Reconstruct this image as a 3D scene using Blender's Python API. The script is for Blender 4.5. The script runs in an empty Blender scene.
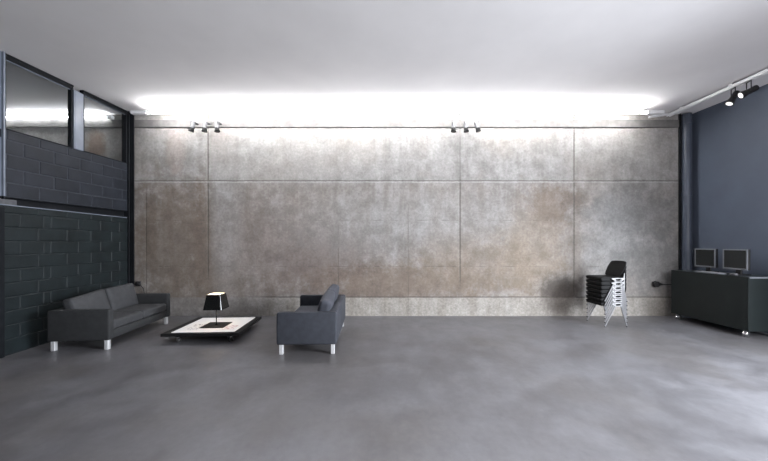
import bpy, bmesh, math, random
from mathutils import Vector, Matrix

random.seed(7)
S = bpy.context.scene
COL = S.collection
R = math.radians

# ------------------------------------------------------------------ camera
cam_d = bpy.data.cameras.new('camera')
cam = bpy.data.objects.new('camera', cam_d)
COL.objects.link(cam)
cam.location = (0, 0, 1.5)
cam.rotation_euler = (R(90), 0, 0)
cam_d.sensor_width = 36.0
cam_d.lens = 36.0 * 325.0 / 768.0
cam_d.shift_x = 0.0
cam_d.shift_y = 12.5 / 768.0
cam_d.clip_start = 0.05
cam_d.clip_end = 200
S.camera = cam

# ------------------------------------------------------------------ colour management, world, big lights
S.view_settings.view_transform = 'Standard'
S.view_settings.look = 'None'
S.view_settings.gamma = 1.0
S.view_settings.use_curve_mapping = False
S.view_settings.exposure = 0.0
TUBE_STRENGTH = 120.0
NEXT_TUBE_STRENGTH = 42.0

W = bpy.data.worlds.new('World')
S.world = W
W.use_nodes = True
W.node_tree.nodes['Background'].inputs[0].default_value = (0.80, 0.88, 1.0, 1)
W.node_tree.nodes['Background'].inputs[1].default_value = 0.05


def area(name, loc, target, sx, sy, power, color, spread=180):
    d = bpy.data.lights.new(name, 'AREA')
    d.shape = 'RECTANGLE'
    d.size, d.size_y = sx, sy
    d.energy = power
    d.spread = math.radians(spread)
    d.color = color
    o = bpy.data.objects.new(name, d)
    COL.objects.link(o)
    o.location = loc
    o.rotation_euler = (Vector(target) - Vector(loc)).to_track_quat('-Z', 'Y').to_euler()
    return o


# daylight: the glazed side of the hall at the right of the camera; then an added ceiling fill behind the camera, for floor bounce
area('window_daylight_right', (6.4, 1.0, 2.2), (3.3, 1.6, 0.0), 3.0, 2.4, 1150.0, (0.88, 0.93, 1.0), 145)
area('front_fill_light', (3.4, -3.3, 1.7), (2.2, 2.5, 4.4), 5.6, 2.6, 295.0, (1.0, 0.975, 0.985))

# ------------------------------------------------------------------ node expression helper


class E:
    """a float (or vector/colour) socket of a node tree with arithmetic"""

    def __init__(self, t, s):
        self.t, self.s = t, s

    def _m(self, op, *args, clamp=False):
        n = self.t.nodes.new('ShaderNodeMath')
        n.operation = op
        n.use_clamp = clamp
        for i, a in enumerate((self,) + args):
            if isinstance(a, E):
                self.t.links.new(a.s, n.inputs[i])
            else:
                n.inputs[i].default_value = a
        return E(self.t, n.outputs[0])

    def __add__(self, o): return self._m('ADD', o)
    __radd__ = __add__
    def __mul__(self, o): return self._m('MULTIPLY', o)
    __rmul__ = __mul__
    def __sub__(self, o): return self._m('SUBTRACT', o)
    def __rsub__(self, o): return (self * -1.0) + o
    def abs(self): return self._m('ABSOLUTE')
    def sqrt(self): return self._m('SQRT')
    def pow(self, p): return self._m('POWER', p)
    def max(self, o): return self._m('MAXIMUM', o)
    def min(self, o): return self._m('MINIMUM', o)
    def gt(self, o): return self._m('GREATER_THAN', o)
    def lt(self, o): return self._m('LESS_THAN', o)

    def ramp(self, a, b, lo=0.0, hi=1.0):
        n = self.t.nodes.new('ShaderNodeMapRange')
        n.interpolation_type = 'SMOOTHSTEP'
        self.t.links.new(self.s, n.inputs[0])
        n.inputs[1].default_value, n.inputs[2].default_value = a, b
        n.inputs[3].default_value, n.inputs[4].default_value = lo, hi
        return E(self.t, n.outputs[0])


class Mat:
    def __init__(self, name, rough=0.5, metal=0.0, color=(0.5, 0.5, 0.5), spec=0.5):
        self.m = bpy.data.materials.new(name)
        self.m.use_nodes = True
        self.t = self.m.node_tree
        self.b = self.t.nodes['Principled BSDF']
        self.b.inputs['Base Color'].default_value = (*color, 1)
        self.b.inputs['Roughness'].default_value = rough
        self.b.inputs['Metallic'].default_value = metal
        self.b.inputs['Specular IOR Level'].default_value = spec
        self._co = None

    def co(self):
        if self._co is None:
            n = self.t.nodes.new('ShaderNodeTexCoord')
            self._co = n.outputs['Object']
        return self._co

    def xyz(self):
        n = self.t.nodes.new('ShaderNodeSeparateXYZ')
        self.t.links.new(self.co(), n.inputs[0])
        return [E(self.t, n.outputs[i]) for i in range(3)]

    def noise(self, scale, detail=4.0, rough=0.55, stretch=(1, 1, 1), offset=(0, 0, 0), dist=0.0):
        mp = self.t.nodes.new('ShaderNodeMapping')
        mp.inputs['Scale'].default_value = stretch
        mp.inputs['Location'].default_value = offset
        self.t.links.new(self.co(), mp.inputs[0])
        n = self.t.nodes.new('ShaderNodeTexNoise')
        n.inputs['Scale'].default_value = scale
        n.inputs['Detail'].default_value = detail
        n.inputs['Roughness'].default_value = rough
        n.inputs['Distortion'].default_value = dist
        self.t.links.new(mp.outputs[0], n.inputs['Vector'])
        return E(self.t, n.outputs['Fac'])

    def mix(self, a, b, fac):
        n = self.t.nodes.new('ShaderNodeMix')
        n.data_type = 'RGBA'
        for i, v in ((6, a), (7, b)):
            if isinstance(v, E):
                self.t.links.new(v.s, n.inputs[i])
            else:
                n.inputs[i].default_value = (*v, 1)
        if isinstance(fac, E):
            self.t.links.new(fac.s, n.inputs[0])
        else:
            n.inputs[0].default_value = fac
        return E(self.t, n.outputs[2])

    def scale(self, col, f):
        """colour times a float"""
        n = self.t.nodes.new('ShaderNodeVectorMath')
        n.operation = 'SCALE'
        self.t.links.new(col.s, n.inputs[0])
        self.t.links.new(f.s, n.inputs['Scale'])
        return E(self.t, n.outputs[0])

    def set(self, sock, e):
        self.t.links.new(e.s, self.b.inputs[sock])

    def bump(self, h, strength, dist):
        n = self.t.nodes.new('ShaderNodeBump')
        n.inputs['Strength'].default_value = strength
        n.inputs['Distance'].default_value = dist
        self.t.links.new(h.s, n.inputs['Height'])
        self.t.links.new(n.outputs[0], self.b.inputs['Normal'])


def mottled(name, color, rough, metal=0.0, scale=8.0, amount=0.12, bump=0.0, bscale=200.0, spec=0.5):
    m = Mat(name, rough, metal, color, spec)
    n = m.noise(scale, 4)
    c = m.mix(tuple(v * (1 - amount) for v in color), tuple(v * (1 + amount) for v in color), n.ramp(.25, .75))
    m.set('Base Color', c)
    if bump:
        m.bump(m.noise(bscale, 3), bump, .002)
    return m.m


def emitter(name, color, strength):
    m = Mat(name, .4, 0, (.9, .9, .9))
    m.b.inputs['Emission Color'].default_value = (*color, 1)
    m.b.inputs['Emission Strength'].default_value = strength
    return m.m


# ------------------------------------------------------------------ materials
M = {}
M['ceiling'] = mottled('white_ceiling_paint', (.75, .735, .74), .9, scale=1.2, amount=.03)
M['block_paint'] = mottled('blue_black_block_paint', (.0105, .0130, .0185), .6, scale=3.5, amount=.35, bump=.35, bscale=120, spec=.28)
M['block_low'] = mottled('dark_teal_low_block', (.0085, .0128, .0144), .55, scale=3.5, amount=.35, bump=.35, bscale=120, spec=.3)  # lower panel colour, darker and more teal than the upper
M['mortar'] = mottled('painted_mortar', (.011, .0145, .0165), .75, scale=20, amount=.2, spec=.25)
M['mortar_lit'] = mottled('lit_edge_mortar', (.030, .034, .043), .75, scale=20, amount=.3, spec=.25)  # mortar lightened to stand in for block edges lit from above
M['slate_paint'] = mottled('slate_blue_wall_paint', (.092, .113, .153), .6, scale=1.6, amount=.08, bump=.1, bscale=90)
M['steel_dark'] = mottled('black_painted_steel', (.008, .009, .011), .6, scale=6, amount=.2, spec=.12)
M['steel_grey'] = mottled('grey_painted_steel', (.16, .18, .22), .38, scale=5, amount=.1)
M['steel_bracket'] = mottled('worn_grey_steel', (.060, .062, .070), .5, scale=15, amount=.25)
M['front_wall'] = mottled('grey_plaster', (.35, .35, .36), .9, scale=2, amount=.06)
M['fabric'] = mottled('charcoal_upholstery', (.023, .024, .0255), .75, scale=14, amount=.14, bump=.25, bscale=420, spec=.35)
M['fabric_light'] = mottled('grey_cushion_upholstery', (.037, .038, .041), .75, scale=14, amount=.14, bump=.25, bscale=420, spec=.35)
M['fabric_blue'] = mottled('blue_charcoal_upholstery', (.030, .033, .042), .72, scale=14, amount=.14, bump=.25, bscale=420, spec=.35)
M['fabric_blue_light'] = mottled('blue_grey_cushion_upholstery', (.042, .045, .057), .72, scale=14, amount=.14, bump=.25, bscale=420, spec=.35)
M['aluminium'] = mottled('brushed_aluminium', (.72, .72, .73), .42, metal=.55, scale=30, amount=.06)
M['cast_aluminium'] = mottled('cast_aluminium', (.42, .42, .43), .6, metal=.0, scale=40, amount=.06)
M['leg_metal'] = mottled('dull_leg_metal', (.27, .27, .28), .35, metal=.7, scale=30, amount=.06)
M['spot_silver'] = mottled('silver_lamp_metal', (.10, .10, .105), .4, metal=.4, scale=30, amount=.06)
M['chrome'] = mottled('chrome', (.75, .75, .76), .16, metal=1.0, scale=30, amount=.03)
M['black_plastic'] = mottled('black_plastic', (.010, .010, .011), .45, scale=25, amount=.15)
M['black_seat'] = mottled('black_seat_plastic', (.006, .006, .0065), .6, scale=25, amount=.2, spec=.2)
M['black_gloss'] = mottled('black_gloss_lacquer', (.006, .006, .006), .08, scale=10, amount=.1)
M['table_black'] = mottled('black_stained_board', (.007, .007, .0075), .5, scale=10, amount=.2, spec=.25)
M['cabinet'] = mottled('dark_green_grey_lacquer', (.010, .0135, .0135), .42, scale=4, amount=.12, spec=.3)
M['cabinet_top'] = mottled('dark_worktop_laminate', (.040, .045, .052), .3, scale=6, amount=.1)
M['silver_plastic'] = mottled('silver_plastic', (.22, .23, .25), .4, metal=.3, scale=30, amount=.06)
M['dark_silver'] = mottled('dark_silver_plastic', (.12, .12, .13), .5, scale=30, amount=.06)
M['key_grey'] = mottled('grey_key_plastic', (.34, .34, .36), .5, scale=60, amount=.15)
M['screen'] = mottled('dark_lcd_screen', (.012, .014, .014), .22, scale=5, amount=.1)
M['white_metal'] = mottled('white_enamel', (.82, .82, .83), .35, scale=10, amount=.03)
M['pipe'] = mottled('slate_blue_pipe_paint', (.060, .072, .098), .4, scale=5, amount=.12)
M['rubber'] = mottled('black_rubber', (.012, .012, .012), .7, scale=30, amount=.1)
M['tube'] = emitter('fluorescent_tube_glow', (1.0, .99, 1.0), TUBE_STRENGTH)
M['tube_next'] = emitter('fluorescent_tube_glow_next_room', (1.0, .99, 1.0), NEXT_TUBE_STRENGTH)
M['hood_black'] = mottled('matt_black_hood', (.006, .006, .006), .7, scale=20, amount=.1, spec=.15)
M['lens_lit'] = emitter('lit_spot_lens', (1.0, .97, .94), .8)
M['bulb'] = emitter('warm_bulb_glow', (1.0, .76, .48), 60.0)


def concrete_wall_material():
    m = Mat('board_marked_concrete', .82)
    x, _, z = m.xyz()
    big = m.noise(.9, 5, .6, offset=(3, 0, 1))
    med = m.noise(3.6, 8, .70, offset=(0, 0, 5))
    fine = m.noise(22, 5, .7)
    streak = m.noise(2.6, 5, .6, stretch=(2.2, 1, .22), offset=(9, 0, 0))
    grain = m.noise(75, 3, .6)
    wob = m.noise(5, 4, .6, offset=(2, 4, 8)) - .5
    wob2 = m.noise(30, 3, .6, offset=(7, 4, 8)) - .5

    base = m.mix((.290, .277, .266), (.43, .417, .405), (big * .35 + med * .3 + streak * .35).ramp(.38, .62))
    warm = m.mix(base, (.37, .335, .305), (m.noise(.7, 5, .6, offset=(11, 3, 2))).ramp(.42, .62) * .6)

    warm = m.mix(warm, (.235, .19, .16), (z.ramp(2.70, 2.80, .55, 0.0)) * (streak * .5 + med * .5).ramp(.36, .62, 1.0, .25) * x.ramp(3.2, 4.6, 1.0, .25))

    def blob(px, py, rx, ry, soft=.55):
        cx, cz = (px - 384) / 48.67, 1.5 + (243 - py) / 48.67
        dx = (x - cx) * (48.67 / rx)
        dz = (z - cz) * (48.67 / ry)
        d = (dx * dx + dz * dz).sqrt() + wob * 1.5 + (med - .5) * 1.2 + wob2 * .5
        return d.ramp(1.0 - soft, 1.0 + soft, 1.0, 0.0)

    col = warm
    tints = [
        # px, py, rx, ry, colour, amount
        (172, 245, 42, 64, (.205, .158, .118), .68),
        (203, 240, 9, 70, (.170, .120, .080), .55),
        (150, 225, 7, 42, (.20, .155, .120), .5),
        (270, 250, 70, 48, (.26, .215, .19), .6),
        (215, 285, 34, 18, (.22, .175, .14), .45),
        (322, 262, 50, 40, (.22, .18, .165), .65),
        (400, 284, 95, 18, (.21, .155, .115), .7),
        (480, 268, 60, 32, (.29, .23, .175), .6),
        (533, 250, 30, 48, (.36, .29, .22), .55),
        (550, 205, 22, 18, (.22, .165, .125), .6),
        (574, 200, 16, 8, (.19, .15, .12), .7),
        (557, 287, 19, 12, (.085, .075, .066), .75),
        (576, 250, 6, 60, (.21, .175, .145), .5),
        (640, 212, 44, 24, (.20, .20, .20), .55),
        (655, 262, 36, 28, (.215, .215, .215), .6),
        (610, 235, 24, 40, (.37, .37, .37), .4),
        (176, 148, 10, 22, (.36, .29, .26), .5),
        (222, 152, 14, 24, (.36, .31, .285), .4),
        (96, 146, 9, 14, (.28, .19, .13), .85),
        (300, 160, 90, 22, (.46, .445, .435), .35),
        (620, 150, 50, 20, (.40, .385, .38), .4),
        (440, 215, 70, 26, (.42, .41, .40), .4),
        (345, 225, 60, 26, (.40, .39, .375), .4),
        (225, 215, 14, 70, (.42, .405, .395), .45),
    ]
    for px, py, rx, ry, c, a in tints:
        col = m.mix(col, c, blob(px, py, rx, ry) * a)

    # pale kicker strip along the foot of the wall, with the ragged joint above it
    zk = z + wob * .05
    kick = zk.ramp(.36, .40, 1.0, 0.0)
    kcol = m.mix((.36, .33, .285), (.50, .47, .43), (streak * .5 + fine * .5).ramp(.35, .65))
    col = m.mix(col, kcol, kick * x.ramp(-3.6, -1.4) * .8)
    col = m.mix(col, (.35, .345, .34), kick * x.ramp(-3.6, -1.4, 1.0, 0.0) * .45)
    col = m.mix(col, (.19, .16, .14), blob(556, 300, 16, 14) * .6)

    # formwork joints: dark lines with ragged edges
    def line(d, w, amp):
        return ((d + wob2 * .016 + wob * .012).abs()).ramp(w * .4, w, 1.0, 0.0) * amp
    lines = line(x + 3.616, .022, .62) * (z.ramp(.7, 1.0)) * streak.ramp(.3, .55, .45, 1.0)
    lines = lines.max(line(x - 1.561, .024, .62) * z.ramp(.40, 1.0) * z.ramp(2.7, 2.9, 1.0, .5))
    lines = lines.max(line(x - 3.904, .024, .66) * z.ramp(.36, .45))
    lines = lines.max(line(z - 2.774, .018, .60))
    lines = lines.max(line(z - .385, .022, .58) * (x.ramp(-2.9, -2.2)) * med.ramp(.3, .5, .45, 1.0))
    lines = lines.max(line(x + .945, .020, .42) * z.ramp(1.7, 2.0, 1.0, 0.0) * med.ramp(.38, .56))
    lines = lines.max(line(x - .493, .020, .34) * z.ramp(2.1, 2.5, 1.0, 0.0) * med.ramp(.36, .6))
    lines = lines.max(line(x + 4.89, .020, .42) * z.ramp(2.4, 2.7, 1.0, 0.0) * big.ramp(.3, .5))
    lines = lines.max(line(z - 1.01, .016, .30) * streak.ramp(.46, .62))
    lines = lines.max(line(z - 1.96, .016, .26) * streak.ramp(.48, .62))
    # blow holes and speckle
    v = m.t.nodes.new('ShaderNodeTexVoronoi')
    v.inputs['Scale'].default_value = 9.0
    m.t.links.new(m.co(), v.inputs['Vector'])
    holes = E(m.t, v.outputs['Distance']).ramp(.05, .11, 1.0, 0.0) * med.ramp(.48, .6)
    col = m.mix(col, (.13, .115, .10), lines)
    col = m.mix(col, (.14, .125, .115), holes * .55)
    # pale line painted as light on the arris under the horizontal joint
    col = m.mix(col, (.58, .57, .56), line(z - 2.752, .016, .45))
    col = m.scale(col, fine.ramp(.2, .8, .68, .98) * grain.ramp(.25, .75, .95, 1.05) * med.ramp(.3, .7, .70, .98))
    m.set('Base Color', col)
    h = fine * .25 + grain * .10 + med * .4 - lines * 1.6 - holes * .8
    m.bump(h, .55, .012)
    return m.m


def concrete_floor_material():
    m = Mat('polished_concrete_screed', .4, spec=.45)
    x, y, _ = m.xyz()
    big = m.noise(.6, 7, .66, offset=(4, 2, 0), dist=.6)
    med = m.noise(1.7, 6, .62, offset=(1, 7, 0), dist=.5)
    sweep = m.noise(1.6, 6, .65, stretch=(1.7, .8, 1), offset=(8, 1, 0), dist=.9)
    fine = m.noise(14, 5, .65)
    f = (big * .3 + med * .4 + sweep * .3).ramp(.32, .68)
    col = m.mix((.080, .077, .081), (.136, .135, .145), f)
    warm = m.noise(.6, 4, .5, offset=(20, 3, 0)).ramp(.48, .64)
    col = m.mix(col, (.088, .081, .078), warm * .5)
    scuff = m.noise(5, 7, .7, stretch=(1.4, .8, 1), offset=(3, 9, 0))
    col = m.scale(col, fine.ramp(.2, .8, .90, 1.09) * scuff.ramp(.3, .7, .92, 1.08))
    m.set('Base Color', col)
    m.set('Roughness', med.ramp(.3, .7, .34, .50))
    m.bump(fine * .4 + med * .6, .08, .006)
    return m.m


def glass_material():
    m = bpy.data.materials.new('clear_glazing')
    m.use_nodes = True
    t = m.node_tree
    t.nodes.clear()
    out = t.nodes.new('ShaderNodeOutputMaterial')
    tr = t.nodes.new('ShaderNodeBsdfTransparent')
    tr.inputs[0].default_value = (.90, .92, .93, 1)
    gl = t.nodes.new('ShaderNodeBsdfGlossy')
    gl.inputs['Roughness'].default_value = .01
    ge = t.nodes.new('ShaderNodeNewGeometry')
    dp = t.nodes.new('ShaderNodeVectorMath')
    dp.operation = 'DOT_PRODUCT'
    t.links.new(ge.outputs['Incoming'], dp.inputs[0])
    t.links.new(ge.outputs['Normal'], dp.inputs[1])
    f = (1.0 - E(t, dp.outputs['Value']).abs()).pow(5.0) * .96 + .04
    mx = t.nodes.new('ShaderNodeMixShader')
    t.links.new(f.s, mx.inputs[0])
    t.links.new(tr.outputs[0], mx.inputs[1])
    t.links.new(gl.outputs[0], mx.inputs[2])
    t.links.new(mx.outputs[0], out.inputs[0])
    return m


def printed_sheet_material():
    m = Mat('printed_white_sheet', .5, spec=.3)
    x, y, _ = m.xyz()

    def box(cx, cy, rx, ry):
        return ((x - cx).abs().ramp(rx * .8, rx, 1, 0)) * ((y - cy).abs().ramp(ry * .8, ry, 1, 0))
    spots = m.noise(26, 4, .7)
    col = m.mix((.88, .875, .875), (.91, .905, .905), m.noise(3, 3))
    col = m.mix(col, (.34, .33, .40), box(-.24, -.20, .10, .17) * spots.ramp(.50, .58) * .8)
    col = m.mix(col, (.25, .22, .28), box(-.26, -.02, .10, .05) * spots.ramp(.48, .56) * .85)
    col = m.mix(col, (.55, .30, .34), box(.30, -.22, .10, .14) * spots.ramp(.46, .58) * .8)
    m.set('Base Color', col)
    return m.m


M['concrete'] = concrete_wall_material()
M['rough_concrete'] = mottled('rough_shaded_concrete', (.13, .125, .12), .9, scale=6, amount=.24, bump=.5, bscale=60)  # dirty concrete, its colour also darkened for shade from the tubes
M['floor'] = concrete_floor_material()
M['glass'] = glass_material()
M['sheet'] = printed_sheet_material()

# ------------------------------------------------------------------ mesh helpers


def new_bm():
    return bmesh.new()


def add(bm, other, mat=None):
    """merge bmesh other into bm"""
    me = bpy.data.meshes.new('tmp')
    if mat is not None:
        other.transform(mat)
    other.to_mesh(me)
    bm.from_mesh(me)
    bpy.data.meshes.remove(me)
    other.free()


def box_bm(x0, x1, y0, y1, z0, z1, bevel=0.0, seg=2):
    b = bmesh.new()
    bmesh.ops.create_cube(b, size=1.0)
    bmesh.ops.scale(b, vec=(x1 - x0, y1 - y0, z1 - z0), verts=b.verts)
    bmesh.ops.translate(b, vec=((x0 + x1) / 2, (y0 + y1) / 2, (z0 + z1) / 2), verts=b.verts)
    if bevel:
        bmesh.ops.bevel(b, geom=b.edges[:], offset=bevel, segments=seg, profile=.5, affect='EDGES')
    return b


def add_box(bm, x0, x1, y0, y1, z0, z1, bevel=0.0, seg=2, mat=None):
    add(bm, box_bm(x0, x1, y0, y1, z0, z1, bevel, seg), mat)


def cyl_bm(p0, p1, r0, r1=None, n=20, caps=True):
    r1 = r0 if r1 is None else r1
    p0, p1 = Vector(p0), Vector(p1)
    b = bmesh.new()
    bmesh.ops.create_cone(b, cap_ends=caps, cap_tris=False, segments=n, radius1=r0, radius2=r1, depth=(p1 - p0).length)
    q = (p1 - p0).to_track_quat('Z', 'Y').to_matrix().to_4x4()
    b.transform(Matrix.Translation((p0 + p1) / 2) @ q)
    return b


def add_cyl(bm, p0, p1, r0, r1=None, n=20, caps=True):
    add(bm, cyl_bm(p0, p1, r0, r1, n, caps))


def add_tube(bm, pts, r, n=10):
    """a round tube through a polyline, with parallel-transported rings"""
    pts = [Vector(p) for p in pts]
    b = bmesh.new()
    rings = []
    up = None
    for i, p in enumerate(pts):
        if i == 0:
            d = pts[1] - p
        elif i == len(pts) - 1:
            d = p - pts[i - 1]
        else:
            d = (pts[i + 1] - p).normalized() + (p - pts[i - 1]).normalized()
        d.normalize()
        if up is None:
            up = Vector((0, 0, 1)) if abs(d.z) < .9 else Vector((1, 0, 0))
        a = d.cross(up).normalized()
        c = a.cross(d).normalized()
        up = c
        rr = r[i] if isinstance(r, (list, tuple)) else r
        rings.append([b.verts.new(p + (a * math.cos(t) + c * math.sin(t)) * rr)
                      for t in [2 * math.pi * k / n for k in range(n)]])
    for q in range(len(rings) - 1):
        for k in range(n):
            b.faces.new((rings[q][k], rings[q][(k + 1) % n], rings[q + 1][(k + 1) % n], rings[q + 1][k]))
    b.faces.new(list(reversed(rings[0])))
    b.faces.new(rings[-1])
    bmesh.ops.recalc_face_normals(b, faces=b.faces[:])
    add(bm, b)


def cushion_bm(w, d, h, r, crown=0.0, n=12, side=0.0):
    """puffy rounded block centred at the origin; crown swells top and bottom, side swells the edges"""
    b = bmesh.new()
    bmesh.ops.create_cube(b, size=2.0)
    bmesh.ops.subdivide_edges(b, edges=b.edges[:], cuts=n, use_grid_fill=True)
    hw, hd, hh = w / 2, d / 2, h / 2
    for v in b.verts:
        u = v.co.copy()
        p = Vector((math.copysign(abs(u.x) ** .6, u.x) * hw, math.copysign(abs(u.y) ** .6, u.y) * hd, u.z * hh))
        q = Vector((max(-hw + r, min(hw - r, p.x)), max(-hd + r, min(hd - r, p.y)), max(-hh + r, min(hh - r, p.z))))
        e = p - q
        if e.length > 1e-6:
            p = q + e.normalized() * min(r, e.length)
        kx, ky, kz = 1 - (p.x / hw) ** 2, 1 - (p.y / hd) ** 2, 1 - (p.z / hh) ** 2
        p.z *= 1 + crown * max(0, kx) * max(0, ky)
        p.x *= 1 + side * max(0, ky)
        p.y *= 1 + side * max(0, kx)
        v.co = p
    return b


def obj(name, bm, mat, parent=None, smooth=None, loc=None):
    me = bpy.data.meshes.new(name)
    bmesh.ops.recalc_face_normals(bm, faces=bm.faces[:])
    bm.to_mesh(me)
    bm.free()
    me.materials.append(mat)
    if smooth is not None:
        for p in me.polygons:
            p.use_smooth = True
        try:
            me.set_sharp_from_angle(angle=R(smooth))
        except Exception:
            pass
    o = bpy.data.objects.new(name, me)
    COL.objects.link(o)
    if parent is not None:
        o.parent = parent
    if loc is not None:
        o.location = loc
    return o


def tag(o, label, cat, group=None):
    o['label'] = label
    o['category'] = cat
    if group:
        o['group'] = group
    return o


def thing(name, label, cat, loc=(0, 0, 0), rz=0.0, group=None):
    o = bpy.data.objects.new(name, None)
    COL.objects.link(o)
    o.empty_display_size = .1
    o.location = loc
    o.rotation_euler = (0, 0, rz)
    return tag(o, label, cat, group)


def struct(o, label=None):
    o['kind'] = 'structure'
    if label:
        o['label'] = label
    return o


def copy_tree(o, parent=None):
    c = o.copy()
    COL.objects.link(c)
    if parent is not None:
        c.parent = parent
    for ch in list(o.children):
        copy_tree(ch, c)
    return c


# ------------------------------------------------------------------ the room shell
BACK = 6.68
CEIL = 4.145
FRONT = -3.6

bm = new_bm()
add_box(bm, -9.6, 7.2, FRONT, BACK + .3, -.15, 0)
struct(obj('floor', bm, M['floor']), 'blue-grey mottled polished concrete floor')

bm = new_bm()
add_box(bm, -9.6, 7.2, FRONT, BACK + .3, CEIL, CEIL + .15)
struct(obj('ceiling', bm, M['ceiling']), 'plain white ceiling glowing along the back wall')

# concrete back wall with its slightly proud top lip
bm = new_bm()
add_box(bm, -9.6, 6.9, BACK, BACK + .25, 0, CEIL)
struct(obj('wall_back', bm, M['concrete']), 'stained bare concrete back wall with formwork joints')
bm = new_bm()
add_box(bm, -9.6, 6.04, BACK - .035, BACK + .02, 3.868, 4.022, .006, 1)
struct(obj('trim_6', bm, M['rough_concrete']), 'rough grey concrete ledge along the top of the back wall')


def right_x(y):
    return 6.31 + .05 * (BACK - y)


def slab(y0, y1, xf, t, z0, z1):
    b = bmesh.new()
    vs = []
    for z in (z0, z1):
        for (y, dx) in ((y0, 0), (y1, 0), (y1, t), (y0, t)):
            vs.append(b.verts.new((xf(y) + dx, y, z)))
    for f in ((0, 1, 2, 3), (7, 6, 5, 4), (0, 4, 5, 1), (1, 5, 6, 2), (2, 6, 7, 3), (3, 7, 4, 0)):
        b.faces.new([vs[i] for i in f])
    bmesh.ops.recalc_face_normals(b, faces=b.faces[:])
    return b


bm = slab(3.45, BACK, right_x, .2, 0, CEIL)
add(bm, slab(FRONT, -.2, right_x, .2, 0, CEIL))
add(bm, slab(-.2, 3.45, right_x, .2, 3.75, CEIL))
add(bm, slab(-.2, 3.45, right_x, .2, 0, .2))
struct(obj('wall_right', bm, M['slate_paint']), 'smooth slate blue painted right wall')

bm = new_bm()
add_box(bm, -9.6, 7.2, FRONT - .2, FRONT, 0, CEIL)
struct(obj('wall_front', bm, M['front_wall']))

# the left partition: local frame u (along the wall, measured as depth), n (out of the wall), rotated
LEFT_ROT = math.atan(-.0646)


def place_left(o):
    """objects of the left partition are built with x = n, y = u, then turned about the wall's own origin"""
    o.location = (-5.57, 0, 0)
    o.rotation_euler = (0, 0, LEFT_ROT)
    return o


def place_low(o):
    """the lower panel stands at its own slightly different angle, meeting the upper one in the back corner"""
    o.location = (-4.761, 0, 0)
    o.rotation_euler = (0, 0, math.atan(.058))
    return o


BL = .413


def course(bm, z0, z1, joints, u0, u1):
    js = sorted(j for j in joints if u0 + .03 < j < u1 - .03)
    edges = [u0] + js + [u1]
    for a, b in zip(edges[:-1], edges[1:]):
        dn = random.uniform(-.002, .002)
        if z1 - z0 < .03 or b - a < .03:
            continue
        add_box(bm, -.1, dn, a + .005, b - .005, z0 + .005, z1 - .005, .008, 1)


U0, U1 = 0.6, 6.53
# upper panel, z 2.15 .. 3.09
bm = new_bm()
for k in range(5):
    z0 = 2.15 + .2 * k
    z1 = min(z0 + .2, 3.085)
    off = 4.557 if k % 2 == 0 else 4.763
    js = [off + BL * q for q in range(-12, 8)]
    course(bm, z0, z1, js, U0, U1)
up = place_left(obj('wall_left', bm, M['block_paint']))
struct(up, 'dark painted concrete block partition, upper panel under the glazing')
bm = new_bm()
add_box(bm, -.19, -.0045, U0, U1, 2.15, 3.085)
struct(obj('mortar', bm, M['mortar_lit'], up))
# lower panel, z 0 .. 2.0
bm = new_bm()
zs = [0, .217, .404, .591, .778, .965, 1.152, 1.339, 1.526, 1.713, 1.90, 1.998]
LL = .457
for k in range(len(zs) - 1):
    if k % 2 == 1:
        js = [4.817, 4.927] + [4.94 + LL * q for q in range(1, 5)] + [4.817 - .328 - LL * q for q in range(0, 11)]
    else:
        js = [4.737 + LL * q for q in range(-11, 5)]
    course(bm, zs[k], zs[k + 1], js, U0, U1)
low = place_low(obj('wall_left', bm, M['block_low']))
struct(low, 'dark painted concrete block partition, lower panel behind the sofa')
bm = new_bm()
add_box(bm, -.19, -.0085, FRONT, U1, 0, 1.998)
struct(obj('mortar', bm, M['mortar'], low))
bm = new_bm()
add_box(bm, -.10, .008, U0, 6.50, 1.9985, 2.012, .002, 1)  # added pale strip imitating light caught along the edge under the beam
struct(obj('lit_edge_strip', bm, M['steel_grey'], low))

bm = new_bm()
add_box(bm, -.19, 0, FRONT - .1, U0 - .01, 0, CEIL)
struct(place_left(obj('wall_left', bm, M['block_paint'])))

# far side of the neighbouring room seen through the glazing
bm = new_bm()
add_box(bm, -9.6, -9.4, FRONT, BACK, 0, CEIL)
struct(obj('wall_left', bm, M['front_wall']))

# steel frame: beam, corner column, near column, mullion
bm = new_bm()
add_box(bm, -.16, .012, U0, 6.52, 2.132, 2.148, .002, 1)
add_box(bm, -.16, .022, U0, 6.52, 2.013, 2.026, .002, 1)
add_box(bm, -.16, -.055, U0, 6.52, 2.016, 2.132)
struct(place_left(obj('trim_1', bm, M['steel_dark'])), 'black steel beam between the two block panels')


def h_column(u0, u1, z0, z1, n0=-.12, n1=.035):
    b = bmesh.new()
    add_box(b, n0, n1, u0, u0 + .022, z0, z1, .002, 1)
    add_box(b, n0, n1, u1 - .022, u1, z0, z1, .002, 1)
    add_box(b, n0 + .04, n1 - .035, u0 + .022, u1 - .022, z0, z1)
    add_box(b, n0, n1 + .002, u0 + .07, u1 - .07, z0, z1, .002, 1)
    return b


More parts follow.
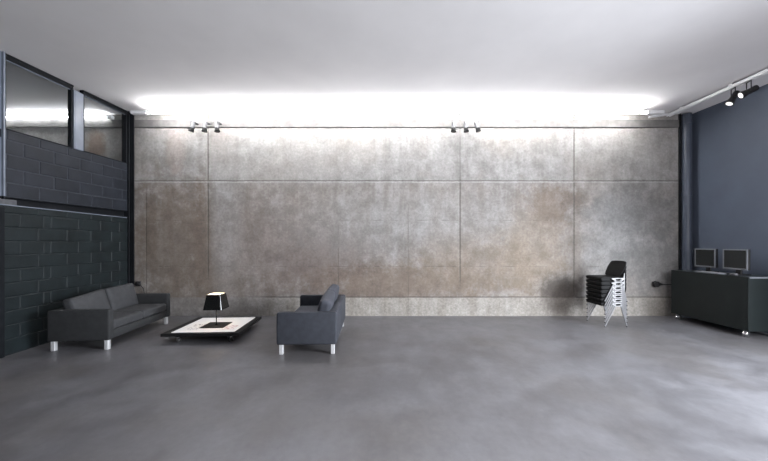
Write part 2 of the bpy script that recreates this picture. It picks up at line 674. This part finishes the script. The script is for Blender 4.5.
struct(place_left(obj('trim_2', h_column(6.53, 6.668, 0, CEIL), M['steel_dark'])), 'black steel column in the left corner')
near = place_left(obj('trim_3', h_column(4.30, 4.515, 2.0, 2.15), M['steel_dark']))
struct(near, 'black steel column at the left edge of the photo')
bm = new_bm()
add_box(bm, -.05, .03, 4.06, 4.275, 0, 1.97, .004, 1)
struct(place_low(obj('trim_7', bm, M['steel_dark'])), 'black steel post at the left edge, under the bracket')
bm = h_column(4.30, 4.515, 2.15, CEIL)
struct(obj('upper_column', bm, M['steel_grey'], near))
bm = new_bm()
add_box(bm, -.02, .06, 4.25, 4.63, 1.972, 2.105, .006, 2)
struct(obj('bracket', bm, M['steel_bracket'], near))
bm = new_bm()
add_box(bm, -.07, .022, 5.485, 5.625, 3.085, 4.07, .006, 2)
add_box(bm, -.075, .0235, 5.462, 5.483, 3.085, 4.07, .002, 1)
struct(place_left(obj('trim_4', bm, M['steel_grey'])), 'pale grey steel mullion between the two upper windows')


def window(name, u0, u1, label):
    f = bmesh.new()
    z0, z1 = 3.087, 4.145
    t = .03
    add_box(f, -.06, .012, u0, u1, z1 - .075, z1, .003, 1)
    add_box(f, -.05, .022, u0, u1, z1 - .03, z1 - .008, .002, 1)
    add_box(f, -.06, .006, u0, u1, z0, z0 + .014, .002, 1)
    add_box(f, -.06, .006, u0, u0 + t, z0 + .014, z1 - .075, .003, 1)
    add_box(f, -.06, .006, u1 - t, u1, z0 + .014, z1 - .075, .003, 1)
    w = struct(place_left(obj(name, f, M['steel_dark'])), label)
    g = bmesh.new()
    add_box(g, -.036, -.028, u0 + t, u1 - t, z0 + .014, z1 - .075)
    p = struct(obj('pane', g, M['glass'], w))
    g = bmesh.new()
    add_box(g, -.024, -.010, u0 + t, u1 - t, z1 - .088, z1 - .078, .001, 1)
    struct(obj('bead', g, M['steel_grey'], w))
    return w


window('window_1', 4.517, 5.46, 'larger upper window left of the grey mullion')
window('window_2', 5.627, 6.527, 'smaller upper window right of the grey mullion')
window('window_3', .62, 4.297, 'upper window left of the frame')

# ------------------------------------------------------------------ pipe in the right corner
pipe = thing('drain_pipe', 'slate blue vertical pipe in the corner by the right wall', 'pipe', (6.14, 6.59, 0))
bm = new_bm()
add_cyl(bm, (0, 0, 0), (0, 0, CEIL - .03), .078, n=32)
obj('pipe_shaft', bm, M['pipe'], pipe, 40)
for z in (1.34, 2.49, 3.95):
    bm = new_bm()
    add_cyl(bm, (0, 0, z - .035), (0, 0, z + .035), .087, n=32)
    obj('collar', bm, M['pipe'], pipe, 40)
bm = new_bm()
add_box(bm, -.093, -.079, .04, .088, 0, CEIL)  # added dark strip in place of the shade between wall and pipe
struct(obj('trim_5', bm, M['steel_dark'], None, None, (6.14, 6.59, 0)), 'dark strip standing in for the shadow beside the corner pipe')

# ------------------------------------------------------------------ fluorescent batten along the back wall


def batten(name, x0, x1, n_tubes, tx0, tx1, tube_mat, label, y=6.30, z=4.025):
    t = thing(name, label, 'light', ((x0 + x1) / 2, y, z))
    cx = (x0 + x1) / 2
    for a, e in ((x0, tx0), (tx1, x1)):
        b = bmesh.new()
        add_box(b, a - cx, e - cx, -.05, .034, -.034, .03, .004, 1)
        obj('housing', b, M['white_metal'], t)
    span = (tx1 - tx0) / n_tubes
    for k in range(n_tubes):
        a = tx0 + span * k - cx
        b = bmesh.new()
        add_cyl(b, (a + .03, -.008, 0), (a + span - .03, -.004, 0), .016, n=12)
        obj('fluorescent_tube', b, tube_mat, t, 40)
        b = bmesh.new()
        add_box(b, a + .005, a + .028, -.022, .015, -.019, .019, .003, 1)
        obj('lamp_holder', b, M['white_metal'], t)
    n_h = max(2, n_tubes // 2)
    for k in range(n_h):
        hx = tx0 - cx + span * (2 * k + 1) + .003
        b = bmesh.new()
        add_cyl(b, (hx, -.004, .015), (hx, -.004, CEIL - z), .006, n=8)
        obj('hanger', b, M['white_metal'], t)
    return t


batten('fluorescent_batten', -4.88, 5.40, 8, -4.58, 5.08, M['tube'],
       'long white fluorescent batten glowing across the top of the concrete wall')
batten('fluorescent_batten', -9.2, -5.5, 3, -9.1, -5.6, M['tube_next'],
       'fluorescent batten glowing beyond the upper left windows', y=6.60, z=4.05)

# ------------------------------------------------------------------ lighting track along the right wall
tr = thing('lighting_track', 'white ceiling track running towards the camera beside the right wall', 'light track', (5.77, 5.0, 4.06))
bm = new_bm()
add_box(bm, -.035, .035, -2.2, 1.6, .012, .052, .004, 1)
add_box(bm, -.035, -.018, -2.2, 1.6, 0, .014, .002, 1)
add_box(bm, .018, .035, -2.2, 1.6, 0, .014, .002, 1)
obj('track_rail', bm, M['white_metal'], tr)
for y in (-1.6, -.6, .4, 1.3):
    bm = new_bm()
    add_box(bm, -.02, .02, y - .03, y + .03, .05, .087, .003, 1)
    obj('ceiling_clip', bm, M['white_metal'], tr)
bm = new_bm()
add_tube(bm, [(-.02, 1.56, .03), (-.10, 1.53, .02), (-.33, 1.47, -.03), (-.56, 1.38, -.09)], .022, 10)
obj('feed_arm', bm, M['white_metal'], tr, 40)


# ------------------------------------------------------------------ spotlights


def spotlight(name, label, loc, axis, length, r, body_mat, lens_mat, group, pin_h, hood_mat=None, yoke_axis=(1, 0, 0)):
    """origin on the mount, the head hangs pin_h below it and points along axis"""
    t = thing(name, label, 'spotlight', loc, 0, group)
    a = Vector(axis).normalized()
    ya = Vector(yoke_axis)
    c = Vector((0, 0, -pin_h))
    tail, front = c - a * length * .5, c + a * length * .5
    b = bmesh.new()
    add_cyl(b, tail, c + a * length * .18, r * .86, r * .9, n=24)
    for k in range(3):
        q = tail + a * (length * (.06 + .09 * k))
        add_cyl(b, q, q + a * length * .03, r * .93, r * .93, n=24)
    obj('lamp_body', b, body_mat, t, 40)
    b = bmesh.new()
    add_cyl(b, c + a * length * .14, front, r * .95, r * 1.3, n=24)
    obj('hood', b, hood_mat or body_mat, t, 40)
    b = bmesh.new()
    add_cyl(b, front - a * .004, front + a * .004, r * .92, r * .92, n=24)
    obj('lens', b, lens_mat, t, 40)
    b = bmesh.new()
    for s in (-1, 1):
        add_tube(b, [ya * (s * r * 1.08) + c, ya * (s * r * 1.08) + Vector((0, 0, -.012))], .007, 8)
    add_tube(b, [ya * (-r * 1.15) + Vector((0, 0, -.012)), ya * (r * 1.15) + Vector((0, 0, -.012))], .007, 8)
    add_tube(b, [ya * (-r * 1.1) + c, ya * (r * 1.1) + c], .005, 8)
    obj('yoke', b, hood_mat or body_mat, t, 40)
    return t


def wall_plate(t):
    b = bmesh.new()
    add_box(b, -.022, .022, -.012, .177, -.012, .004, .003, 1)
    obj('mounting_plate', b, M['spot_silver'], t)


G1 = 'silver spotlights on the back wall'
spots = [
    (192.5, -.30, 'silver wall spotlight tilted left, leftmost of the three above the table lamp'),
    (204.8, -.02, 'silver wall spotlight, middle of the three above the table lamp'),
    (216.8, .16, 'silver wall spotlight, rightmost of the three above the table lamp'),
    (453.8, -.10, 'silver wall spotlight, leftmost of the three at the wall centre'),
    (466.0, .03, 'silver wall spotlight pointing straight down, middle of the three at the wall centre'),
    (477.2, .27, 'silver wall spotlight tilted right, rightmost of the three at the wall centre'),
]
for px, lean, lab in spots:
    y = 6.47
    X = (px - 384) * y / 325
    t = spotlight('spotlight', lab, (X, y, 3.925), (lean, -.12, -1), .19, .041,
                  M['spot_silver'], M['black_plastic'], G1, .115, M['hood_black'])
    for ch in t.children:
        if ch.name.startswith('yoke'):
            ch.data.materials[0] = M['spot_silver']
    wall_plate(t)

G2 = 'black spotlights on the right track'
for y, ax, lab in ((5.37, (-.51, .096, -.85), 'black track spotlight farther from the camera, by the right wall'),
                   (5.14, (-.83, .33, -.45), 'black track spotlight nearer the camera, tilted sideways')):
    t = spotlight('spotlight', lab, (5.77, y, 4.062), ax, .215, .048, M['black_plastic'], M['lens_lit'], G2, .165,
                  M['black_plastic'], (.35, .94, 0))

# ------------------------------------------------------------------ sofas


def sofa(label, loc, rz, fab, cushion_fab, group, near_end):
    t = thing('sofa', label, 'sofa', loc, rz, group)
    D, L, A = .80, 1.54, .10
    hd, hl = D / 2, L / 2
    for s in (-1, 1):
        b = bmesh.new()
        y0, y1 = (hl - A, hl) if s > 0 else (-hl, -hl + A)
        add_box(b, -hd, hd, y0, y1, .135, .566, .022, 4)
        a = obj('armrest', b, fab, t, 40)
        b = bmesh.new()
        for yy in (y0 + .010, y1 - .010):
            add_tube(b, [(-hd + .02, yy, .5635), (hd - .022, yy, .5635), (hd - .004, yy, .544), (hd - .004, yy, .16)], .0035, 6)
        obj('seam_piping', b, fab, a, 40)
    b = bmesh.new()
    add_box(b, -hd, -hd + .12, -hl + A, hl - A, .135, .566, .022, 4)
    obj('back_panel', b, fab, t, 40)
    b = bmesh.new()
    add_box(b, -hd + .12, hd - .02, -hl + A, hl - A, .135, .258, .016, 3)
    obj('base', b, fab, t, 40)
    cl = (L - 2 * A) / 2
    for s in (-1, 1):
        b = cushion_bm(.66, cl - .006, .135, .035, .10)
        b.transform(Matrix.Translation((hd - .335, s * cl / 2, .258 + .068)))
        obj('seat_cushion', b, cushion_fab, t, 60)
        b = cushion_bm(.42, cl - .012, .155, .05, .34, side=-.03)
        tilt = Matrix.Rotation(R(-104), 4, 'Y')
        near = s == near_end
        dz, roll = (.532, -5.0 * s) if near else (.562, 1.0 * s)
        b.transform(Matrix.Translation((-.19, s * cl / 2, dz)) @ Matrix.Rotation(R(roll), 4, 'X') @ tilt)
        obj('back_cushion', b, cushion_fab, t, 60)
    for sx in (-1, 1):
        for sy in (-1, 1):
            b = bmesh.new()
            x, y = sx * (hd - .055), sy * (hl - .05)
            add_box(b, x - .026, x + .026, y - .026, y + .026, 0, .137, .004, 1)
            obj('leg', b, M['aluminium'], t)
    return t


sofa('charcoal two-seat sofa against the dark block wall, facing right', (-4.318, 5.275, 0), R(5.4), M['fabric'], M['fabric_light'], 'two-seat sofas', -1)
sofa('blue-grey two-seat sofa right of the low table, facing left', (-1.068, 5.12, 0), R(180 + 2.3), M['fabric_blue'], M['fabric_blue_light'], 'two-seat sofas', 1)

# ------------------------------------------------------------------ low table on castors, the printed sheet, the lamp


def castor(name, parent, loc, h, turn, wheel_mat, w=.028):
    c = bpy.data.objects.new(name, None)
    COL.objects.link(c)
    c.empty_display_size = .05
    c.parent = parent
    c.location = loc
    c.rotation_euler = (0, 0, turn)
    r = h * .42
    for s in (-1, 1):
        b = bmesh.new()
        add_cyl(b, (.02, s * w * .35, r), (.02, s * w * .95, r), r, n=24)
        o = obj('wheel', b, wheel_mat, c, 40)
    b = bmesh.new()
    add_cyl(b, (.02, -w * .96, r), (.02, w * .96, r), r * .42, n=16)
    add_box(b, -.004, .03, -w * .33, w * .33, r * .6, h - .01, .003, 1)
    add_box(b, -.03, .03, -.03, .03, h - .01, h, .002, 1)
    obj('fork', b, M['chrome'], c, 40)
    return c


tb = thing('coffee_table', 'low black square coffee table on castors between the two sofas', 'table', (-2.768, 5.37, 0), R(3.4))
bm = new_bm()
add_box(bm, -.565, .565, -.545, .545, .112, .157, .006, 2)
obj('table_top', bm, M['table_black'], tb)
bm = new_bm()
for s in (-1, 1):
    bm = new_bm()
    add_box(bm, -.43, .43, s * .40 - .03, s * .40 + .03, .078, .113, .004, 1)
    obj('rail', bm, M['table_black'], tb)
for sx, sy, tn in ((-1, -1, 20), (1, -1, -30), (-1, 1, 60), (1, 1, 130)):
    castor('castor', tb, (sx * .385, sy * .42, 0), .079, R(tn), M['rubber'])

bm = new_bm()
add_box(bm, -.462, .462, -.478, .478, 0, .003)
sh = obj('printed_sheet', bm, M['sheet'], None, None, (-2.752, 5.365, .1575))
sh.rotation_euler = (0, 0, R(3.4))
tag(sh, 'large white printed sheet covering the low black table', 'sheet')

LZ = .161
lp = thing('table_lamp', 'black square-shaded table lamp, lit, standing on the white sheet', 'lamp', (-2.725, 5.285, LZ), R(2.6))
bm = new_bm()
add_box(bm, -.182, .182, -.178, .178, 0, .012, .003, 1)
obj('base', bm, M['table_black'], lp)
bm = new_bm()
add_cyl(bm, (0, 0, .012), (0, 0, .03), .02, .008, n=20)
add_cyl(bm, (0, 0, .012), (0, 0, .40), .0075, n=16)
obj('stem', bm, M['black_gloss'], lp, 40)
# hollow square frustum shade with rounded corners


def rounded_sq(h, r, z, n=6):
    pts = []
    for k, (sx, sy) in enumerate(((1, 1), (-1, 1), (-1, -1), (1, -1))):
        for i in range(n + 1):
            a = math.pi / 2 * (k + i / n)
            pts.append(Vector((sx * (h - r) + r * math.cos(a), sy * (h - r) + r * math.sin(a), z)))
    return pts


def frustum_shell(h0, h1, r0, r1, z0, z1, t):
    b = bmesh.new()
    loops = [[b.verts.new(p) for p in rounded_sq(*q)] for q in
             ((h0, r0, z0), (h1, r1, z1), (h1 - t, r1 * .8, z1), (h0 - t, r0 * .8, z0))]
    n = len(loops[0])
    for i in range(4):
        A_, B_ = loops[i], loops[(i + 1) % 4]
        for k in range(n):
            b.faces.new((A_[k], A_[(k + 1) % n], B_[(k + 1) % n], B_[k]))
    bmesh.ops.recalc_face_normals(b, faces=b.faces[:])
    return b


shade = obj('lamp_shade', frustum_shell(.152, .112, .03, .024, .275, .515, .004), M['black_gloss'], lp, 50)
M['shade_white'] = mottled('white_shade_lining', (.85, .80, .74), .7, scale=8, amount=.03)
obj('shade_lining', frustum_shell(.1475, .1075, .027, .021, .277, .513, .002), M['shade_white'], shade, 50)
bm = new_bm()
for s in (0, 1):
    add_box(bm, -.12, .12, -.003, .003, .392, .398, 0, 1, Matrix.Rotation(R(90) * s, 4, 'Z'))
obj('shade_carrier', bm, M['black_gloss'], shade)
bm = new_bm()
b2 = bmesh.new()
bmesh.ops.create_uvsphere(b2, u_segments=20, v_segments=12, radius=.032)
b2.transform(Matrix.Translation((0, 0, .445)))
add(bm, b2)
add_cyl(bm, (0, 0, .398), (0, 0, .425), .014, .02, n=16)
obj('bulb', bm, M['bulb'], lp, 60)

# ------------------------------------------------------------------ stack of chairs (each chair faces -x)


def hole(a, rx=.058, rz=.021):
    """polar radius of the oval opening in a chair's side bracket"""
    return 1.0 / math.sqrt((math.cos(a) / rx) ** 2 + (math.sin(a) / rz) ** 2)


def chair_build():
    t = thing('stacking_chair', 'x', 'chair')
    # seat
    b = cushion_bm(.40, .44, .040, .014, .0, n=10)
    for v in b.verts:
        v.co.z += -.016 * math.exp(-((v.co.x - .02) / .13) ** 2 - (v.co.y / .16) ** 2) - (.012 if v.co.x < -.17 else 0)
    b.transform(Matrix.Translation((-.035, 0, .449)))
    seat = obj('seat', b, M['black_seat'], t, 60)
    b = bmesh.new()
    add_box(b, -.225, .135, -.214, .214, .392, .434, .010, 2)
    obj('seat_pan', b, M['black_seat'], seat, 40)
    # backrest: curved shell, leaning back
    b = bmesh.new()
    n, mrow = 14, 8
    grid = {}
    for side in (0, 1):
        for i in range(n + 1):
            for j in range(mrow + 1):
                u = i / n * 2 - 1
                w = j / mrow
                half = .205 + .008 * math.sin(w * math.pi)
                # rounded top corners
                zz = w * .29
                if w > .5:
                    lim = 1 - .13 * ((w - .5) / .5) ** 3
                else:
                    lim = 1 - .10 * ((.5 - w) / .5) ** 3
                y = u * half * lim
                x = .150 + .125 * w - .028 * u * u + .012 * side
                zz -= .014 * (abs(u) ** 4) * w
                grid[side, i, j] = b.verts.new((x, y, .475 + zz))
    for i in range(n):
        for j in range(mrow):
            b.faces.new([grid[0, i, j], grid[0, i + 1, j], grid[0, i + 1, j + 1], grid[0, i, j + 1]])
            b.faces.new([grid[1, i, j + 1], grid[1, i + 1, j + 1], grid[1, i + 1, j], grid[1, i, j]])
    for i in range(n):
        for j in (0, mrow):
            b.faces.new([grid[0, i, j], grid[0, i + 1, j], grid[1, i + 1, j], grid[1, i, j]])
    for j in range(mrow):
        for i in (0, n):
            b.faces.new([grid[0, i, j], grid[0, i, j + 1], grid[1, i, j + 1], grid[1, i, j]])
    obj('backrest', b, M['black_seat'], t, 50)
    for s in (-1, 1):
        y = s * .232
        # cast side bracket: plate ring with an oval opening, and the arm that carries the backrest
        b = bmesh.new()
        outer = [(-.055, .448), (.150, .448), (.160, .458), (.172, .458), (.176, .440), (.148, .412), (.128, .388),
                 (.002, .388), (-.018, .412), (-.055, .430)]
        dense = []
        for k in range(len(outer)):
            p, q = outer[k], outer[(k + 1) % len(outer)]
            for i in range(4):
                dense.append((p[0] + (q[0] - p[0]) * i / 4, p[1] + (q[1] - p[1]) * i / 4))
        outer = dense
        cx, cz = .064, .418
        vo, vi = [], []
        for side in (0, 1):
            yy = y + (side - .5) * .022
            lo, li = [], []
            for k, (px, pz) in enumerate(outer):
                a = math.atan2(pz - cz, px - cx)
                lo.append(b.verts.new((px, yy, pz)))
                li.append(b.verts.new((cx + hole(a) * math.cos(a), yy, cz + hole(a) * math.sin(a))))
            vo.append(lo)
            vi.append(li)
        m_ = len(outer)
        for k in range(m_):
            q = (k + 1) % m_
            b.faces.new((vo[0][k], vo[0][q], vi[0][q], vi[0][k]))
            b.faces.new((vi[1][k], vi[1][q], vo[1][q], vo[1][k]))
            b.faces.new((vo[1][k], vo[1][q], vo[0][q], vo[0][k]))
            b.faces.new((vi[0][k], vi[0][q], vi[1][q], vi[1][k]))
        add_tube(b, [(.17, y, .448), (.182, y - s * .008, .50), (.193, y - s * .018, .54)], [.010, .008, .006], 8)
        add_box(b, .02, .10, min(y, y - s * .05), max(y, y - s * .05), .440, .452, .002, 1)
        obj('side_bracket', b, M['cast_aluminium'], t)
        for (x0, x1) in ((.012, -.185), (.118, .213)):
            b = bmesh.new()
            add_tube(b, [(x0, y, .395), (x0 + (x1 - x0) * .5, y + s * .004, .205), (x1, y + s * .012, .014)], [.0135, .0125, .0095], 12)
            leg = obj('leg', b, M['leg_metal'], t, 40)
            b = bmesh.new()
            add_cyl(b, (x1, y + s * .012, 0), (x1, y + s * .012, .018), .012, .012, n=12)
            obj('foot_cap', b, M['black_plastic'], leg, 40)
    return t


names = ['bottom chair of the black seat stack, legs on the floor', 'second chair from the bottom of the black seat stack',
         'third chair from the bottom of the black seat stack', 'fourth chair from the bottom, middle of the black seat stack',
         'third chair from the top of the black seat stack', 'second chair from the top of the black seat stack, directly under the top one',
         'topmost chair of the stack, with its whole black backrest in view']
STACK = (4.115, 6.04)
first = chair_build()
for k in range(7):
    c = first if k == 0 else copy_tree(first)
    c.location = (STACK[0], STACK[1], .0745 * k)
    c.scale = (1, 1, .945)
    c.rotation_euler = (0, 0, R(1.5))
    tag(c, names[k], 'chair', 'stacked chairs')

# ------------------------------------------------------------------ desk cabinet on castors, screens, keyboard
CX0, CX1, CY0, CY1 = 5.735, 6.29, 5.115, 6.49
cab = thing('desk_cabinet', 'long dark green-grey cabinet desk on castors along the right wall', 'cabinet', ((CX0 + CX1) / 2, (CY0 + CY1) / 2, 0))
ox, oy = (CX0 + CX1) / 2, (CY0 + CY1) / 2
bm = new_bm()
add_box(bm, CX0 - ox, CX0 - ox + .022, CY0 - oy, CY1 - oy, .105, .962, .002, 1)
obj('front_panel', bm, M['cabinet'], cab)
bm = new_bm()
add_box(bm, CX0 - ox + .022, CX1 - ox, CY0 - oy + .03, CY1 - oy + .0, .94, .962, .002, 1)
obj('desk_top', bm, M['cabinet_top'], cab)
bm = new_bm()
add_box(bm, CX0 - ox + .022, CX0 - ox + .34, CY0 - oy, CY0 - oy + .022, .105, .94, .002, 1)
obj('end_panel', bm, M['cabinet'], cab)
bm = new_bm()
add_box(bm, CX0 - ox + .022, CX1 - ox, CY1 - oy - .022, CY1 - oy, .105, .94, .002, 1)
obj('end_panel', bm, M['cabinet'], cab)
bm = new_bm()
add_box(bm, CX0 - ox + .022, CX1 - ox, CY0 - oy, CY0 - oy + .03, .94, .962, .003, 1)  # pale strip in place of a highlight on the top edge
e = obj('edge_highlight', bm, M['silver_plastic'], cab)
e['label'] = 'pale strip imitating the highlight along the near end of the desk top'
bm = new_bm()
add_box(bm, CX0 - ox + .022, CX1 - ox, CY0 - oy + .06, CY1 - oy - .022, .105, .125, .002, 1)
obj('bottom_panel', bm, M['cabinet'], cab)
bm = new_bm()
add_box(bm, CX0 - ox + .36, CX0 - ox + .38, CY0 - oy + .06, CY1 - oy - .022, .125, .94, .002, 1)
obj('divider', bm, M['black_plastic'], cab)
for x, y, tn in ((CX0 + .06, CY0 + .07, 200), (CX0 + .06, CY1 - .09, 215), (CX1 - .06, CY0 + .07, 190), (CX1 - .06, CY1 - .09, 170)):
    castor('castor', cab, (x - ox, y - oy, 0), .105, R(tn), M['chrome'], .03)


def monitor(label, loc, rz):
    """faces -x, origin on the desk"""
    t = thing('computer_monitor', label, 'monitor', loc, rz, 'computer monitors on the desk')
    w, z0, z1 = .205, .088, .432
    b = bmesh.new()
    add_box(b, .008, .05, -w, w, z0, z1, .006, 2)
    add_box(b, .05, .085, -w * .7, w * .7, z0 + .05, z1 - .05, .012, 2)
    hs = obj('housing', b, M['black_plastic'], t)
    b = bmesh.new()
    f = .019
    add_box(b, -.006, .009, -w, w, z1 - f, z1, .002, 1)
    add_box(b, -.006, .009, -w, w, z0, z0 + f * 1.35, .002, 1)
    add_box(b, -.006, .009, -w, -w + f, z0 + f * 1.35, z1 - f, .002, 1)
    add_box(b, -.006, .009, w - f, w, z0 + f * 1.35, z1 - f, .002, 1)
    bz = obj('bezel', b, M['silver_plastic'], t)
    b = bmesh.new()
    for k in range(4):
        add_box(b, -.0075, -.005, -w + .03 + k * .018, -w + .04 + k * .018, z0 + .009, z0 + .015)
    obj('button', b, M['black_plastic'], bz)
    b = bmesh.new()
    add_box(b, .001, .009, -w + f, w - f, z0 + f * 1.35, z1 - f)
    obj('screen', b, M['screen'], t)
    b = bmesh.new()
    add_box(b, .055, .085, -.045, .045, .012, z0 + .12, .006, 2)
    obj('neck', b, M['black_plastic'], t)
    b = bmesh.new()
    add_box(b, -.045, .15, -.12, .12, 0, .014, .006, 2)
    obj('foot', b, M['black_plastic'], t)
    return t


monitor('silver-framed computer monitor farther from the camera, beside the corner pipe', (5.985, 6.065, .9625), R(-3.0))
monitor('silver-framed computer monitor nearer the camera, right of the other screen', (5.952, 5.515, .9625), R(-3.5))

kb = thing('keyboard', 'slim grey computer keyboard lying in front of the two monitors', 'keyboard', (5.82, 5.80, .9625), R(0))
bm = new_bm()
add_box(bm, -.07, .07, -.215, .215, 0, .016, .004, 2)
obj('keyboard_case', bm, M['silver_plastic'], kb)
bm = new_bm()
for r in range(5):
    for k in range(14):
        y0 = -.2 + k * .0285
        add_box(bm, -.058 + r * .0235, -.058 + r * .0235 + .019, y0, y0 + .024, .016, .021, .001, 1)
obj('keys', bm, M['key_grey'], kb)

ms = thing('computer_mouse', 'small grey computer mouse near the end of the desk', 'mouse', (5.81, 5.40, .9625), R(0))
bm = cushion_bm(.062, .10, .032, .014, .35, n=8)
bm.transform(Matrix.Translation((0, 0, .017)))
obj('mouse_body', bm, M['dark_silver'], ms, 60)
bm = new_bm()
add_box(bm, -.006, .006, -.03, -.012, .026, .040, .002, 1)
obj('scroll_wheel', bm, M['black_plastic'], ms)

# ------------------------------------------------------------------ wall outlets with plugs and cables


def outlet(label, loc, cable_pts):
    t = thing('wall_socket', label, 'socket', loc)
    b = bmesh.new()
    add_box(b, -.05, .05, -.035, 0, -.05, .05, .012, 3)
    obj('socket_box', b, M['black_plastic'], t, 40)
    return t


o1 = outlet('black wall socket behind the far end of the left sofa', (-5.035, 6.6785, .665), None)
b = bmesh.new()
add_cyl(b, (0.0, -.034, -.005), (0.0, -.075, -.005), .036, .030, n=20)
obj('plug', b, M['black_plastic'], o1, 40)
b = bmesh.new()
add_tube(b, [(.0, -.07, -.005), (.05, -.085, 0), (.10, -.08, -.03), (.135, -.06, -.09), (.14, -.04, -.2), (.138, -.02, -.42), (.138, -.02, -.655)], .008, 8)
obj('cable', b, M['rubber'], o1, 40)

o2 = outlet('black wall socket with a plug, between the chair stack and the desk', (5.555, 6.6785, .66), None)
b = bmesh.new()
add_cyl(b, (0.0, -.034, 0), (0.0, -.078, 0), .066, .058, n=24)
add_cyl(b, (0.03, -.056, 0), (0.14, -.056, -.005), .04, .012, n=16)
obj('plug', b, M['black_plastic'], o2, 40)
b = bmesh.new()
add_tube(b, [(.12, -.056, -.005), (.25, -.06, -.008), (.40, -.06, -.004), (.62, -.05, -.02)], .009, 8)
obj('cable', b, M['rubber'], o2, 40)
